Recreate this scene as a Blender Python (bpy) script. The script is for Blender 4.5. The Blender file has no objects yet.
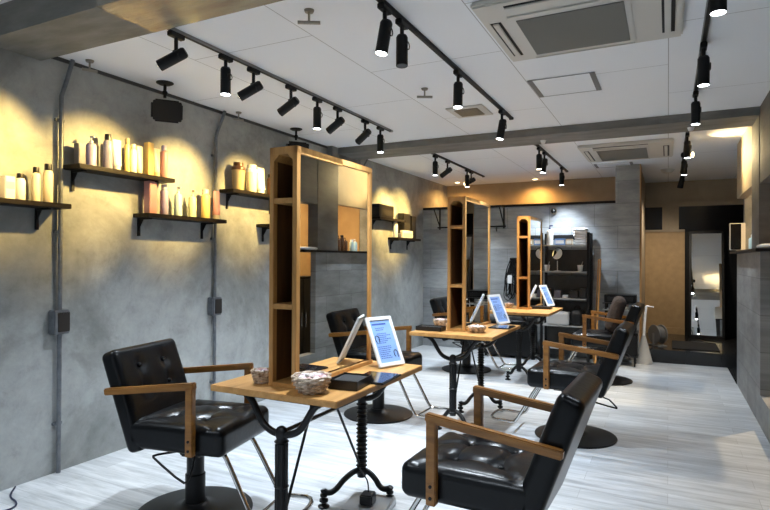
import bpy, bmesh, math, random
from mathutils import Vector, Matrix, Euler
random.seed(7)
S = bpy.context.scene
PI = math.pi

# ------------------------------------------------------------------ camera, world, front fill, exposure
CH = 1.35
yaw, pit, rol = math.radians(26.707), math.radians(.365), math.radians(.271)
fw = Vector((-math.sin(yaw)*math.cos(pit), math.cos(yaw)*math.cos(pit), math.sin(pit)))
rt = Vector((math.cos(yaw), math.sin(yaw), 0)); up = rt.cross(fw)
rt2 = rt*math.cos(rol) + up*math.sin(rol); up2 = -rt*math.sin(rol) + up*math.cos(rol)
cd = bpy.data.cameras.new('camera'); cam = bpy.data.objects.new('camera', cd); S.collection.objects.link(cam)
m = Matrix((rt2, up2, -fw)).transposed().to_4x4(); m.translation = Vector((0, 0, CH)); cam.matrix_world = m
cd.sensor_width = 36; cd.lens = 562.84/770*36; cd.clip_start = .05
S.camera = cam
W = bpy.data.worlds.new('world'); S.world = W; W.use_nodes = True
W.node_tree.nodes['Background'].inputs[0].default_value = (.62, .72, .86, 1)
W.node_tree.nodes['Background'].inputs[1].default_value = .35
S.view_settings.view_transform = 'Standard'; S.view_settings.look = 'None'
S.view_settings.exposure = .3; S.view_settings.gamma = 1
COOL = (.80, .90, 1); WARM = (1, .67, .21)
P_DOWN, P_WALL, P_FILL, P_FRONT = 140, 215, 8, 105
def area(name, loc, rot, sx, sy, p, col):
    l = bpy.data.lights.new(name, 'AREA'); l.shape = 'RECTANGLE'; l.size = sx; l.size_y = sy; l.energy = p; l.color = col
    o = bpy.data.objects.new(name, l); S.collection.objects.link(o); o.location = loc; o.rotation_euler = rot
    return o
area('front_fill', (-2.0, -2.9, 1.3), (PI/2, 0, 0), 2.6, 2.3, P_FILL, (.78, .89, 1))  # unseen fill light added at the front; no window is built there

# ------------------------------------------------------------------ materials
MATS = {}
def N(nt, t, **kw):
    n = nt.nodes.new(t)
    for k, v in kw.items():
        if k in n.inputs: n.inputs[k].default_value = v
        else: setattr(n, k, v)
    return n
def mat(name, col, rough=.5, metal=0, emit=None, es=1, spec=None, coat=0):
    if name in MATS: return MATS[name]
    M = bpy.data.materials.new(name); M.use_nodes = True; b = M.node_tree.nodes['Principled BSDF']
    b.inputs['Base Color'].default_value = (*col, 1); b.inputs['Roughness'].default_value = rough; b.inputs['Metallic'].default_value = metal
    if spec is not None: b.inputs['Specular IOR Level'].default_value = spec
    if coat: b.inputs['Coat Weight'].default_value = coat
    if emit: b.inputs['Emission Color'].default_value = (*emit, 1); b.inputs['Emission Strength'].default_value = es
    MATS[name] = M; return M
def ramp(nt, src, stops):
    r = N(nt, 'ShaderNodeValToRGB'); cr = r.color_ramp
    while len(cr.elements) < len(stops): cr.elements.new(.5)
    for e, (p, c) in zip(cr.elements, stops): e.position = p; e.color = (*c, 1)
    nt.links.new(src, r.inputs[0]); return r.outputs[0]
def noise_mat(name, stops, scale=4, stretch=(1, 1, 1), rough=.5, bump=0, bscale=None, detail=6, dist=0, metal=0, rvar=0, spec=None):
    M = mat(name, (1, 1, 1), rough, metal, spec=spec); nt = M.node_tree; b = nt.nodes['Principled BSDF']
    tc = N(nt, 'ShaderNodeTexCoord'); mp = N(nt, 'ShaderNodeMapping'); mp.inputs['Scale'].default_value = stretch
    nt.links.new(tc.outputs['Object'], mp.inputs[0])
    n = N(nt, 'ShaderNodeTexNoise', Scale=scale, Detail=detail, Roughness=.6, Distortion=dist); nt.links.new(mp.outputs[0], n.inputs['Vector'])
    c = ramp(nt, n.outputs[0], stops); nt.links.new(c, b.inputs['Base Color'])
    if bump:
        n2 = N(nt, 'ShaderNodeTexNoise', Scale=bscale or scale*4, Detail=4); nt.links.new(mp.outputs[0], n2.inputs['Vector'])
        bp = N(nt, 'ShaderNodeBump', Strength=bump, Distance=.01); nt.links.new(n2.outputs[0], bp.inputs['Height']); nt.links.new(bp.outputs[0], b.inputs['Normal'])
    if rvar:
        mr = N(nt, 'ShaderNodeMapRange'); mr.inputs['To Min'].default_value = rough-rvar; mr.inputs['To Max'].default_value = rough+rvar
        nt.links.new(n.outputs[0], mr.inputs[0]); nt.links.new(mr.outputs[0], b.inputs['Roughness'])
    return M
def mix(nt, fac, a, b_, mode='MIX'):
    x = N(nt, 'ShaderNodeMix', data_type='RGBA', blend_type=mode)
    for s, v in ((0, fac), (6, a), (7, b_)):
        if isinstance(v, (int, float)): x.inputs[s].default_value = v
        elif isinstance(v, tuple): x.inputs[s].default_value = (*v, 1)
        else: nt.links.new(v, x.inputs[s])
    return x.outputs[2]

def mortar_wall():      # trowelled mortar, cool grey, cloudy
    M = mat('mortar', (1, 1, 1), .55); nt = M.node_tree; b = nt.nodes['Principled BSDF']
    tc = N(nt, 'ShaderNodeTexCoord')
    n1 = N(nt, 'ShaderNodeTexNoise', Scale=1.1, Detail=7, Roughness=.62, Distortion=.6); nt.links.new(tc.outputs['Object'], n1.inputs['Vector'])
    n2 = N(nt, 'ShaderNodeTexNoise', Scale=7, Detail=10, Roughness=.74, Distortion=.25); nt.links.new(tc.outputs['Object'], n2.inputs['Vector'])
    c1 = ramp(nt, n1.outputs[0], [(.34, (.185, .195, .19)), (.46, (.255, .265, .258)), (.52, (.315, .328, .322)), (.68, (.37, .385, .38))])
    c2 = ramp(nt, n2.outputs[0], [(.28, (.70, .70, .70)), (.45, (.95, .95, .95)), (.66, (1.14, 1.14, 1.14))])
    nt.links.new(mix(nt, 1.0, c1, c2, 'MULTIPLY'), b.inputs['Base Color'])
    bp = N(nt, 'ShaderNodeBump', Strength=.25, Distance=.01); nt.links.new(n2.outputs[0], bp.inputs['Height']); nt.links.new(bp.outputs[0], b.inputs['Normal'])
    return M
def plank_floor():
    M = mat('whitewashed_planks', (1, 1, 1), .32); nt = M.node_tree; b = nt.nodes['Principled BSDF']
    tc = N(nt, 'ShaderNodeTexCoord')
    bk = N(nt, 'ShaderNodeTexBrick', Scale=1.0); bk.inputs['Brick Width'].default_value = .92; bk.inputs['Row Height'].default_value = .152
    bk.inputs['Mortar Size'].default_value = .0012; bk.inputs['Color1'].default_value = (.8, .8, .8, 1); bk.inputs['Color2'].default_value = (1.05, 1.05, 1.05, 1); bk.inputs['Mortar'].default_value = (.55, .55, .55, 1)
    nt.links.new(tc.outputs['Object'], bk.inputs['Vector'])
    mp = N(nt, 'ShaderNodeMapping'); mp.inputs['Scale'].default_value = (1.3, 13, 1); nt.links.new(tc.outputs['Object'], mp.inputs[0])
    n = N(nt, 'ShaderNodeTexNoise', Scale=1.6, Detail=9, Roughness=.7, Distortion=.4); nt.links.new(mp.outputs[0], n.inputs['Vector'])
    c = ramp(nt, n.outputs[0], [(.28, (.30, .315, .33)), (.45, (.46, .485, .505)), (.6, (.60, .625, .65)), (.75, (.68, .70, .715))])
    n3 = N(nt, 'ShaderNodeTexNoise', Scale=.8, Detail=3); nt.links.new(tc.outputs['Object'], n3.inputs['Vector'])
    c3 = ramp(nt, n3.outputs[0], [(.35, (.9, .92, .95)), (.65, (1.03, 1.0, .97))])
    nt.links.new(mix(nt, 1.0, mix(nt, 1.0, c, bk.outputs[0], 'MULTIPLY'), c3, 'MULTIPLY'), b.inputs['Base Color'])
    mr = N(nt, 'ShaderNodeMapRange'); mr.inputs['To Min'].default_value = .24; mr.inputs['To Max'].default_value = .45
    nt.links.new(n.outputs[0], mr.inputs[0]); nt.links.new(mr.outputs[0], b.inputs['Roughness'])
    return M
def tile_mat(name, plane='XZ', bw=.6, bh=.3, base=(.31, .325, .335), rough=.5, var=.82):
    M = mat(name, (1, 1, 1), rough); nt = M.node_tree; b = nt.nodes['Principled BSDF']
    tc = N(nt, 'ShaderNodeTexCoord'); sp = N(nt, 'ShaderNodeSeparateXYZ'); cb = N(nt, 'ShaderNodeCombineXYZ')
    nt.links.new(tc.outputs['Object'], sp.inputs[0]); nt.links.new(sp.outputs[plane[0]], cb.inputs[0]); nt.links.new(sp.outputs[plane[1]], cb.inputs[1])
    bk = N(nt, 'ShaderNodeTexBrick', Scale=1.0); bk.inputs['Brick Width'].default_value = bw; bk.inputs['Row Height'].default_value = bh
    bk.inputs['Mortar Size'].default_value = .003; bk.inputs['Color1'].default_value = (var, var, var, 1); bk.inputs['Color2'].default_value = (1.1, 1.1, 1.1, 1); bk.inputs['Mortar'].default_value = (.5, .5, .5, 1)
    nt.links.new(cb.outputs[0], bk.inputs['Vector'])
    mp = N(nt, 'ShaderNodeMapping'); mp.inputs['Scale'].default_value = (1.4, 5, 1); nt.links.new(cb.outputs[0], mp.inputs[0])
    n = N(nt, 'ShaderNodeTexNoise', Scale=1.5, Detail=8, Roughness=.7); nt.links.new(mp.outputs[0], n.inputs['Vector'])
    c = ramp(nt, n.outputs[0], [(.3, tuple(x*.68 for x in base)), (.5, base), (.72, tuple(x*1.4 for x in base))])
    nt.links.new(mix(nt, 1.0, c, bk.outputs[0], 'MULTIPLY'), b.inputs['Base Color'])
    return M
def ceiling_mat():
    M = mat('ceiling_panels', (1, 1, 1), .8); nt = M.node_tree; b = nt.nodes['Principled BSDF']
    tc = N(nt, 'ShaderNodeTexCoord'); mp = N(nt, 'ShaderNodeMapping'); mp.inputs['Rotation'].default_value = (0, 0, PI/2); mp.inputs['Location'].default_value = (-.15, .0, 0)
    nt.links.new(tc.outputs['Object'], mp.inputs[0])
    bk = N(nt, 'ShaderNodeTexBrick', Scale=1.0); bk.inputs['Brick Width'].default_value = 1.4; bk.inputs['Row Height'].default_value = .9
    bk.inputs['Mortar Size'].default_value = .0028; bk.inputs['Mortar Smooth'].default_value = .1
    for i in ('Color1', 'Color2'): bk.inputs[i].default_value = (.83, .855, .885, 1)
    bk.inputs['Mortar'].default_value = (.42, .42, .42, 1)
    nt.links.new(mp.outputs[0], bk.inputs['Vector']); nt.links.new(bk.outputs[0], b.inputs['Base Color'])
    return M
MORTAR, PLANK, CEIL = mortar_wall(), plank_floor(), ceiling_mat()
TILE_B = tile_mat('back_wall_tile', 'XZ'); TILE_R = tile_mat('partition_tile', 'YZ', .6, .3, (.24, .245, .245), .5, .78)
TILE_E = tile_mat('entrance_floor_tile', 'XY', .4, .4, (.022, .022, .022), .18)
CONC = noise_mat('formwork_concrete', [(.3, (.12, .118, .108)), (.5, (.17, .166, .154)), (.7, (.225, .22, .207))], 3, (1, 3, 3), .6, .2)
CONC_D = noise_mat('brown_grey_concrete', [(.3, (.09, .082, .072)), (.7, (.15, .138, .122))], 3, (1, 1, 3), .6, .2)
GLOSSB = noise_mat('varnished_formwork_board', [(.3, (.19, .18, .155)), (.5, (.28, .27, .24)), (.7, (.38, .37, .33))], 2.2, (1, 5, 1), .24, .5, 8, metal=.35)
BEIGE = noise_mat('beige_plaster', [(.3, (.36, .29, .20)), (.7, (.46, .38, .27))], 3, (1, 1, 1), .6)
TAN = noise_mat('tan_board', [(.3, (.40, .27, .135)), (.7, (.48, .33, .17))], 12, (1, 1, 1), .5)
SIDEB = noise_mat('side_room_board', [(.3, (.42, .27, .13)), (.7, (.50, .34, .17))], 5)
OAK = noise_mat('oak', [(.25, (.36, .17, .045)), (.5, (.52, .265, .08)), (.75, (.63, .35, .125))], 3, (9, 1, 9), .38, .08)
OAKX = noise_mat('oak_upright', [(.25, (.36, .17, .045)), (.5, (.52, .265, .08)), (.75, (.63, .35, .125))], 3, (9, 9, 1), .38, .08)
ARMW = noise_mat('varnished_arm_wood', [(.25, (.15, .060, .010)), (.55, (.27, .115, .022)), (.8, (.37, .17, .04))], 5, (1, 8, 8), .3)
OAK_SHADE = noise_mat('shaded_oak', [(.3, (.09, .035, .010)), (.7, (.17, .075, .022))], 3, (9, 9, 1), .5)  # oak with the shade inside the niches put into its colour
DARKW = noise_mat('dark_stained_wood', [(.3, (.006, .004, .003)), (.7, (.014, .010, .008))], 4, (8, 1, 8), .5, spec=.2)
LEATHER = noise_mat('black_leather', [(.3, (.002, .0023, .003)), (.7, (.0035, .004, .005))], 7, (1, 1, 1), .28, .12, 24, rvar=.015)
LEATHER.node_tree.nodes['Principled BSDF'].inputs['Specular IOR Level'].default_value = .26
IRON = mat('black_iron', (.004, .004, .0045), .42, .0, spec=.35)
BLK = mat('matte_black', (.0045, .0045, .005), .5, spec=.3)
RAILG = mat('rail_grey', (.22, .22, .22), .5)
BLK2 = mat('black_plastic', (.012, .012, .013), .3)
CHROME = mat('chrome', (.62, .61, .59), .12, 1)
ZINC = noise_mat('galvanised_steel', [(.3, (.13, .14, .155)), (.7, (.21, .225, .245))], 20, (1, 1, 1), .45, metal=.55)
NICKEL = mat('brushed_nickel', (.30, .28, .24), .35, .8)
WHITE = mat('white_plastic', (.82, .82, .82), .4)
OFFW = mat('cream_plastic', (.60, .585, .54), .45)
GRILLE = mat('grille_grey', (.20, .195, .175), .8)
MIRROR = mat('mirror_glass', (.86, .88, .87), .01, 1)
SCREEN_G = mat('tablet_glass', (.01, .01, .014), .06, 0, coat=.5)
PAGE = noise_mat('blue_page', [(.3, (.22, .38, .74)), (.7, (.32, .49, .84))], 5, (1, 1, 1), .3)
INK = mat('ink_blue', (.05, .10, .36), .5)
INKD = mat('ink_dark', (.02, .03, .07), .5)
LENS = mat('lamp_lens_cool', (1, 1, 1), .5, emit=(.9, .95, 1), es=14)
LENSW = mat('lamp_lens_warm', (1, .9, .7), .5, emit=(1, .78, .42), es=14)
DGLASS = mat('dark_glass', (.004, .004, .005), .2)

# ------------------------------------------------------------------ mesh helpers
class MB:
    def __init__(s): s.bm = bmesh.new()
    def _add(s, t, M):
        if M is not None: bmesh.ops.transform(t, matrix=M, verts=t.verts)
        me = bpy.data.meshes.new('tmp'); t.to_mesh(me); t.free(); s.bm.from_mesh(me); bpy.data.meshes.remove(me)
        return s
    def box(s, a, b, bev=0, M=None, seg=2):
        t = bmesh.new(); bmesh.ops.create_cube(t, size=1)
        c = [(a[i]+b[i])/2 for i in range(3)]; d = [abs(b[i]-a[i]) for i in range(3)]
        for v in t.verts: v.co = Vector([c[i]+v.co[i]*d[i] for i in range(3)])
        if bev: bmesh.ops.bevel(t, geom=t.edges[:], offset=min(bev, min(d)*.45), segments=seg, affect='EDGES')
        return s._add(t, M)
    def cyl(s, p, q, r, r2=None, n=20, cap=True):
        p, q = Vector(p), Vector(q); t = bmesh.new(); L = (q-p).length
        bmesh.ops.create_cone(t, cap_ends=cap, segments=n, radius1=r, radius2=r if r2 is None else r2, depth=L)
        M = Matrix.Translation((p+q)/2) @ (q-p).to_track_quat('Z', 'Y').to_matrix().to_4x4()
        return s._add(t, M)
    def sph(s, c, r, sc=(1, 1, 1), n=14):
        t = bmesh.new(); bmesh.ops.create_uvsphere(t, u_segments=n, v_segments=n//2+2, radius=r)
        return s._add(t, Matrix.Translation(c) @ Matrix.Diagonal((*sc, 1)))
    def lathe(s, prof, c=(0, 0, 0), n=28, M=None):
        t = bmesh.new(); rings = []
        for r, z in prof:
            if r < 1e-5: rings.append([t.verts.new((0, 0, z))])
            else: rings.append([t.verts.new((r*math.cos(2*PI*i/n), r*math.sin(2*PI*i/n), z)) for i in range(n)])
        for A, B in zip(rings, rings[1:]):
            for i in range(n):
                j = (i+1) % n
                if len(A) == 1 and len(B) == 1: continue
                if len(A) == 1: t.faces.new((A[0], B[i], B[j]))
                elif len(B) == 1: t.faces.new((A[i], A[j], B[0]))
                else: t.faces.new((A[i], A[j], B[j], B[i]))
        bmesh.ops.recalc_face_normals(t, faces=t.faces[:])
        return s._add(t, Matrix.Translation(c) @ (M or Matrix()))
    def tube(s, pts, r, n=10, closed=False, smooth=0, rf=None):
        P = [Vector(p) for p in pts]
        for _ in range(smooth):
            Q = []
            L = len(P)
            rng = range(L if closed else L-1)
            if not closed: Q.append(P[0])
            for i in rng:
                a, b = P[i], P[(i+1) % L]; Q += [a.lerp(b, .25), a.lerp(b, .75)]
            if not closed: Q.append(P[-1])
            P = Q
        t = bmesh.new(); rings = []; L = len(P); ref = None
        for i, p in enumerate(P):
            if closed: d = (P[(i+1) % L]-P[i-1]).normalized()
            else: d = (P[min(i+1, L-1)]-P[max(i-1, 0)]).normalized()
            if ref is None: ref = d.orthogonal().normalized()
            ref = (ref - d*ref.dot(d)).normalized(); bi = d.cross(ref)
            rr = r if rf is None else r*rf(i/(L-1))
            rings.append([t.verts.new(p + (ref*math.cos(2*PI*k/n)+bi*math.sin(2*PI*k/n))*rr) for k in range(n)])
        for i in range(L if closed else L-1):
            A, B = rings[i], rings[(i+1) % L]
            for k in range(n): t.faces.new((A[k], A[(k+1) % n], B[(k+1) % n], B[k]))
        if not closed: t.faces.new(rings[0][::-1]); t.faces.new(rings[-1])
        bmesh.ops.recalc_face_normals(t, faces=t.faces[:])
        return s._add(t, None)
    def prism(s, pts, h, M=None, bev=0):      # polygon in XY extruded by h in Z
        t = bmesh.new(); f = t.faces.new([t.verts.new((x, y, 0)) for x, y in pts])
        e = bmesh.ops.extrude_face_region(t, geom=[f]); vs = [v for v in e['geom'] if isinstance(v, bmesh.types.BMVert)]
        bmesh.ops.translate(t, vec=(0, 0, h), verts=vs); bmesh.ops.recalc_face_normals(t, faces=t.faces[:])
        if bev: bmesh.ops.bevel(t, geom=t.edges[:], offset=bev, segments=2, affect='EDGES')
        return s._add(t, M)
    def build(s, name, material, parent=None, smooth=True, loc=None):
        me = bpy.data.meshes.new(name); s.bm.to_mesh(me); s.bm.free()
        me.materials.append(material)
        if smooth:
            me.shade_smooth() if hasattr(me, 'shade_smooth') else None
            try: me.set_sharp_from_angle(angle=math.radians(38))
            except Exception: pass
        o = bpy.data.objects.new(name, me); S.collection.objects.link(o)
        if parent: o.parent = parent
        if loc: o.location = loc
        return o
def cushion(L, Wd, T, dimples, r=.035, amp=.018, sig=.035, lines=(), puff=.012, n=26):
    t = bmesh.new(); bmesh.ops.create_cube(t, size=2)
    bmesh.ops.subdivide_edges(t, edges=t.edges[:], cuts=n, use_grid_fill=True)
    h = Vector((L/2, Wd/2, T/2)); rr = min(r, T*.49)
    for v in t.verts:
        p = Vector([math.copysign(abs(v.co[i])**.8, v.co[i])*h[i] for i in range(3)])
        c = Vector([max(-h[i]+rr, min(h[i]-rr, p[i])) for i in range(3)]); d = p-c
        if d.length > 1e-7: p = c + d.normalized()*rr
        if v.co.z > .2:
            u, w = v.co.x, v.co.y
            z = puff*(1-u*u)*(1-w*w)*(v.co.z)
            for (a, b) in dimples: z -= amp*math.exp(-((p.x-a)**2+(p.y-b)**2)/(2*sig*sig))
            for (x1, y1, x2, y2) in lines:
                A = Vector((x1, y1)); B = Vector((x2, y2)); q = Vector((p.x, p.y)); ab = B-A
                tt = max(0, min(1, (q-A).dot(ab)/ab.length_squared)); dd = (q-A-ab*tt).length
                z -= .011*math.exp(-(dd/.011)**2)
            if v.co.z > .99 or True: p.z += z*(1 if v.co.z > .99 else .3)
        v.co = p
    return t
def tag(o, label=None, cat=None, group=None, kind=None):
    if label: o['label'] = label
    if cat: o['category'] = cat
    if group: o['group'] = group
    if kind: o['kind'] = kind
    return o
def thing(name, label, cat, loc=(0, 0, 0), rz=0, group=None):
    o = bpy.data.objects.new(name, None); S.collection.objects.link(o); o.location = loc; o.rotation_euler = (0, 0, rz); o.empty_display_size = .1
    return tag(o, label, cat, group)
def struct(name, mb, M, smooth=False): return tag(mb.build(name, M, smooth=smooth), kind='structure')
KIDS = {}
def copy_thing(root, loc, rz, label, group=None):
    r = root.copy(); S.collection.objects.link(r); r.location = loc; r.rotation_euler = (0, 0, rz); r['label'] = label
    if group: r['group'] = group
    for ch in list(root.children):
        c = ch.copy(); S.collection.objects.link(c); c.parent = r
        for g in ch.children:
            d = g.copy(); S.collection.objects.link(d); d.parent = c
    return r
def B(a, b, bev=0): return MB().box(a, b, bev)

# ------------------------------------------------------------------ the room
struct('floor', B((-3.43, -3, -.1), (.665, 8.25, 0)).box((.665, -3, -.1), (3, 5.44, 0)), PLANK)
struct('floor_entrance', B((.665, 7.2, -.1), (1.35, 8.25, .004)).box((-.345, 8.25, -.1), (1.35, 10.2, .17)), TILE_E)
struct('floor_side_room', B((.665, 5.44, -.1), (3, 7.2, .002)), PLANK)
struct('wall_left', B((-3.6, -3, -.1), (-3.43, 9.3, 2.75)), MORTAR)
struct('ceiling', B((-3.43, 2.12, 2.61), (.66, 10.3, 2.75)).box((.66, -3, 2.61), (3, 10.3, 2.75)), CEIL)
struct('ceiling_front', B((-3.43, -3, 2.72), (.66, 1.78, 2.86)), CEIL)
struct('trim_1', B((-3.43, 1.78, 2.55), (-2.45, 2.12, 2.8)), CONC)                     # near beam, bare concrete
struct('trim_2', B((-2.45, 1.78, 2.55), (.66, 2.12, 2.8)), GLOSSB)                     # near beam, varnished boards
struct('trim_3', B((-3.43, 5.48, 2.54), (.67, 5.92, 2.612)), CONC)                     # far beam
struct('trim_4', B((-3.43, 5.35, 2.42), (-3.36, 6.0, 2.609)), CONC)                    # haunch under far beam
struct('wall_back', B((-3.43, 8.15, -.1), (-.63, 8.4, 2.11)), TILE_B)
struct('trim_5', B((-3.43, 8.135, 2.11), (-.63, 8.42, 2.145)), DARKW)
struct('trim_6', B((-.63, 8.10, -.1), (-.335, 8.5, 2.61)), TILE_B)                    # column
struct('trim_7', B((-.335, 8.12, 0), (-.322, 8.5, 2.61)), OAKX)                       # wooden edge strip of column
struct('wall_back_upper', B((-3.43, 9.2, 1.9), (-.42, 9.35, 2.61)), BEIGE)
struct('wall_right', B((.67, 5.47, -.1), (.74, 7.2, 1.42)), TILE_R)
struct('wall_right_curb', B((.67, 1.2, -.05), (.78, 5.47, .25)), TILE_R)
struct('wall_right_upper', B((.67, 5.95, 2.02), (.76, 7.2, 2.61)), BEIGE)
struct('trim_8', B((.665, 5.5, 1.445), (.80, 5.95, 2.61)), CONC_D)                     # pillar over the partition
struct('trim_9', B((.67, 2.2, 1.98), (.80, 5.5, 2.61)), CONC_D)                         # lintel
struct('wall_side_room_end', B((.74, 7.2, 0), (1.06, 7.3, 2.61)), MORTAR)
struct('wall_side_room_board', B((1.06, 7.19, 0), (3, 7.3, 2.61)), SIDEB)
struct('wall_side_room', B((1.75, 1, 0), (1.85, 7.2, 2.61)), SIDEB)
struct('wall_outer', B((3, -3, -.1), (3.1, 9.3, 2.75)), BEIGE)
struct('wall_entrance_side', B((1.3, 7.3, 0), (1.4, 10.3, 2.61)), BLK)
struct('wall_front', B((-3.6, -3.2, -.1), (3.1, -3.1, 2.9)), MORTAR)
# entrance wall: transom windows, tan board, black door
EY = 10.1
struct('wall_entrance', B((-.335, EY, .17), (.235, EY+.05, 1.80)), TAN)
struct('trim_10', B((-.335, EY-.03, .17), (.235, EY, .27)), TAN)
struct('trim_11', B((-.335, EY-.02, 2.20), (1.3, EY+.05, 2.27)).box((-.335, EY-.02, 1.80), (.235, EY+.05, 1.835)).box((-.085, EY-.01, 1.835), (.15, EY+.05, 2.20)), BEIGE)
struct('window_1', B((-.335, EY+.01, 1.835), (-.085, EY+.03, 2.20)), DGLASS)
struct('window_2', B((.15, EY+.01, 1.80), (1.3, EY+.03, 2.20)), DGLASS)
struct('door_1', B((.235, EY-.02, .17), (1.3, EY+.05, 1.80), .004), BLK)
struct('wall_entrance_left', B((-.42, 8.5, 0), (-.335, EY+.05, 2.61)), BEIGE)
struct('wall_entrance_upper', B((-.42, EY+.05, 0), (1.4, EY+.15, 2.61)), BEIGE)
struct('shadow_strip_left', B((-3.43, -3, 2.585), (-3.422, 5.35, 2.608)), mat('shadow_gap', (.05, .05, .048), .7))           # dark strip, no baseboard: its colour stands for shade where wall meets ceiling
t = thing('entrance_mirror', 'tall black framed mirror leaning on the black door at the far end', 'mirror', (.515, 9.68, .172)); t.rotation_euler = (math.radians(-13), 0, math.radians(-2.3))
MB().box((-.20, -.01, .05), (.20, .004, 1.63)).build('mirror_glass', MIRROR, t, False)
MB().box((-.235, -.014, 0), (-.20, .012, 1.67)).box((.20, -.014, 0), (.235, .012, 1.67)).box((-.235, -.014, 1.63), (.235, .012, 1.67)).box((-.235, -.014, 0), (.235, .012, .05)).build('mirror_frame', BLK, t)

# ------------------------------------------------------------------ lamps
def spot_light(parent, loc, d, p, col, size, blend=.9, rad=.03):
    l = bpy.data.lights.new('lamp_light', 'SPOT'); l.energy = p; l.color = col; l.spot_size = math.radians(size); l.spot_blend = blend; l.shadow_soft_size = rad
    o = bpy.data.objects.new('lamp_light', l); S.collection.objects.link(o); o.parent = parent; o.location = loc
    o.rotation_euler = Vector(d).to_track_quat('-Z', 'Y').to_euler()
def track(name, x, y0, y1, label):
    t = thing('lighting_track', label, 'track', (x, y0, 2.61))
    MB().box((-.015, 0, -.018), (.015, y1-y0, 0), .002).build('rail', RAILG if name in 'LR' else BLK, t)
    MB().box((-.010, 0, -.0195), (.010, y1-y0, -.017)).build('power_slot', BLK, t)
    MB().box((-.018, -.02, -.022), (.018, 0, 0), .003).box((-.018, y1-y0, -.022), (.018, y1-y0+.03, 0), .003).build('end_cap', OFFW if name in 'LR' else BLK, t)
def lamp(x, y, d, label, group, on=True, p=None, col=COOL, size=100, lens=None, flare=False, L=.14, blend=.9):
    d = Vector(d).normalized()
    t = thing('spotlight', label, 'lamp', (x, y, 2.59), 0, group)
    MB().box((-.018, -.05, -.028), (.018, .05, 0), .004).build('track_adapter', BLK, t)
    MB().cyl((0, 0, -.028), (0, 0, -.10), .011, n=12).box((-.022, -.008, -.115), (.022, .008, -.092), .003).build('stem', BLK, t)
    c = Vector((0, 0, -.132)); a = c - d*L*.35; b = c + d*L*.75; r = .031
    mb = MB().cyl(a, b, r, r*1.25 if flare else r, n=28); mb.cyl(a-d*.012, a, r*.8, r, n=28); mb.build('lamp_body', BLK, t)
    MB().tube([c+Vector((0.034, 0, .0))+Vector((0, .02*math.cos(k*PI/4), .02*math.sin(k*PI/4))) for k in range(8)], .003, 6, True).build('yoke', BLK, t)
    if on:
        ln = MB().cyl(b-d*.004, b+d*.0006, r*.9, n=28).build('lens', lens or LENS, t)
        spot_light(t, b+d*.012, d, p if p else P_DOWN, col, size, blend)
    else:
        MB().cyl(b-d*.002, b+d*.001, r*.86, n=28).build('lens', BLK2, t)
    return t
track('L', -2.43, 2.12, 4.93, 'long black ceiling track near the left wall carrying eight spotlights')
track('M', -1.245, 1.9, 4.94, 'black ceiling track running over the nearest mirror, left of the big air conditioner')
track('R', .18, 2.2, 4.86, 'black ceiling track on the right side of the big air conditioner')
track('X', -2.5, 6.1, 8.25, 'short black ceiling track beyond the far beam at the left')
track('X', -1.285, 6.2, 8.27, 'short black ceiling track beyond the far beam at the centre')
track('X', .167, 6.15, 9.05, 'black ceiling track beyond the far beam at the right')
DN = (0, 0, -1); g = 'black track spotlights'
wall_d = [(-1, -.10, -.62), (-1, .05, -.62), (-1, -.02, -.62), (-1, 0, -.62), (-1, .1, -.62)]
ORD = ['first', 'second', 'third', 'fourth', 'fifth', 'sixth', 'seventh', 'last']
for i, (y, w) in enumerate([(2.25, 1), (2.64, 0), (2.90, 1), (3.31, 1), (3.65, 0), (3.95, 1), (4.42, 1), (4.72, 0)]):
    lab = f'{ORD[i]} black spotlight on the long left track, ' + ('tilted at the wall' if w else 'shining down')
    if w: lamp(-2.43, y, (-1, [-.5, 0, -.42, -.12, 0, .02, .25, 0][i], -.60), lab, g, p=P_WALL, col=WARM, size=51, blend=1.0, lens=LENSW)
    else: lamp(-2.43, y, DN, lab, g)
for i, (y, d, on) in enumerate([(2.46, (-.12, -.12, -1), 1), (2.66, (.05, -.1, -1), 0), (3.54, (0, -.05, -1), 1), (4.64, (-.15, -.1, -1), 1)]):
    lamp(-1.245, y, d, f'{["first","second","third","last"][i]} black spotlight from the camera on the track over the nearest mirror' + ('' if on else ', unlit'), g, on=bool(on))
for i, y in enumerate([2.64, 3.70, 4.74]):
    lamp(.18, y, DN, f'{["nearest","middle","farthest"][i]} black spotlight on the track right of the big air conditioner', g, p=26)
for i, (y, w) in enumerate([(6.3, 0), (6.72, 1), (7.5, 0), (7.68, 1)]):
    lab = f'{["first","second","third","last"][i]} spotlight from the beam on the short far-left track' + (', tilted at the wall' if w else ', shining down')
    if w: lamp(-2.5, y, (-1, [0, .08, 0, -.45][i], -.62), lab, g, p=P_WALL*.9, col=WARM, size=58, blend=1.0, lens=LENSW)
    else: lamp(-2.5, y, DN, lab, g)
for i, (y, c) in enumerate([(6.36, 1), (6.66, 0), (7.85, 0)]):
    lamp(-1.285, y, (0, 0, -1) if i != 1 else (-.15, -.1, -1), f'{["nearest","middle","farthest"][i]} spotlight on the short far centre track', g, p=P_DOWN*.95, lens=LENSW if c else LENS, col=(1, .85, .62) if c else COOL)
lamp(.167, 6.27, DN, 'spotlight shining down, nearest on the far right track', g, p=P_DOWN*.5)
lamp(.167, 6.72, (1, -.55, -.12), 'spotlight with a round warm disc turned to the beige wall patch on the right', g, p=55, col=(1, .76, .38), size=105, lens=LENSW, L=.09)
lamp(.167, 7.5, DN, 'spotlight shining down, third along the far right track', g, p=P_DOWN*.4)
lamp(.167, 8.85, (-.2, .32, -1), 'tilted flared spotlight hanging at the end of the far right track', g, p=60, col=(1, .86, .68), size=125, flare=True)
t = thing('downlight', 'small round warm downlight recessed in the far orange ceiling', 'lamp', (-1.87, 8.95, 2.61))
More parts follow.
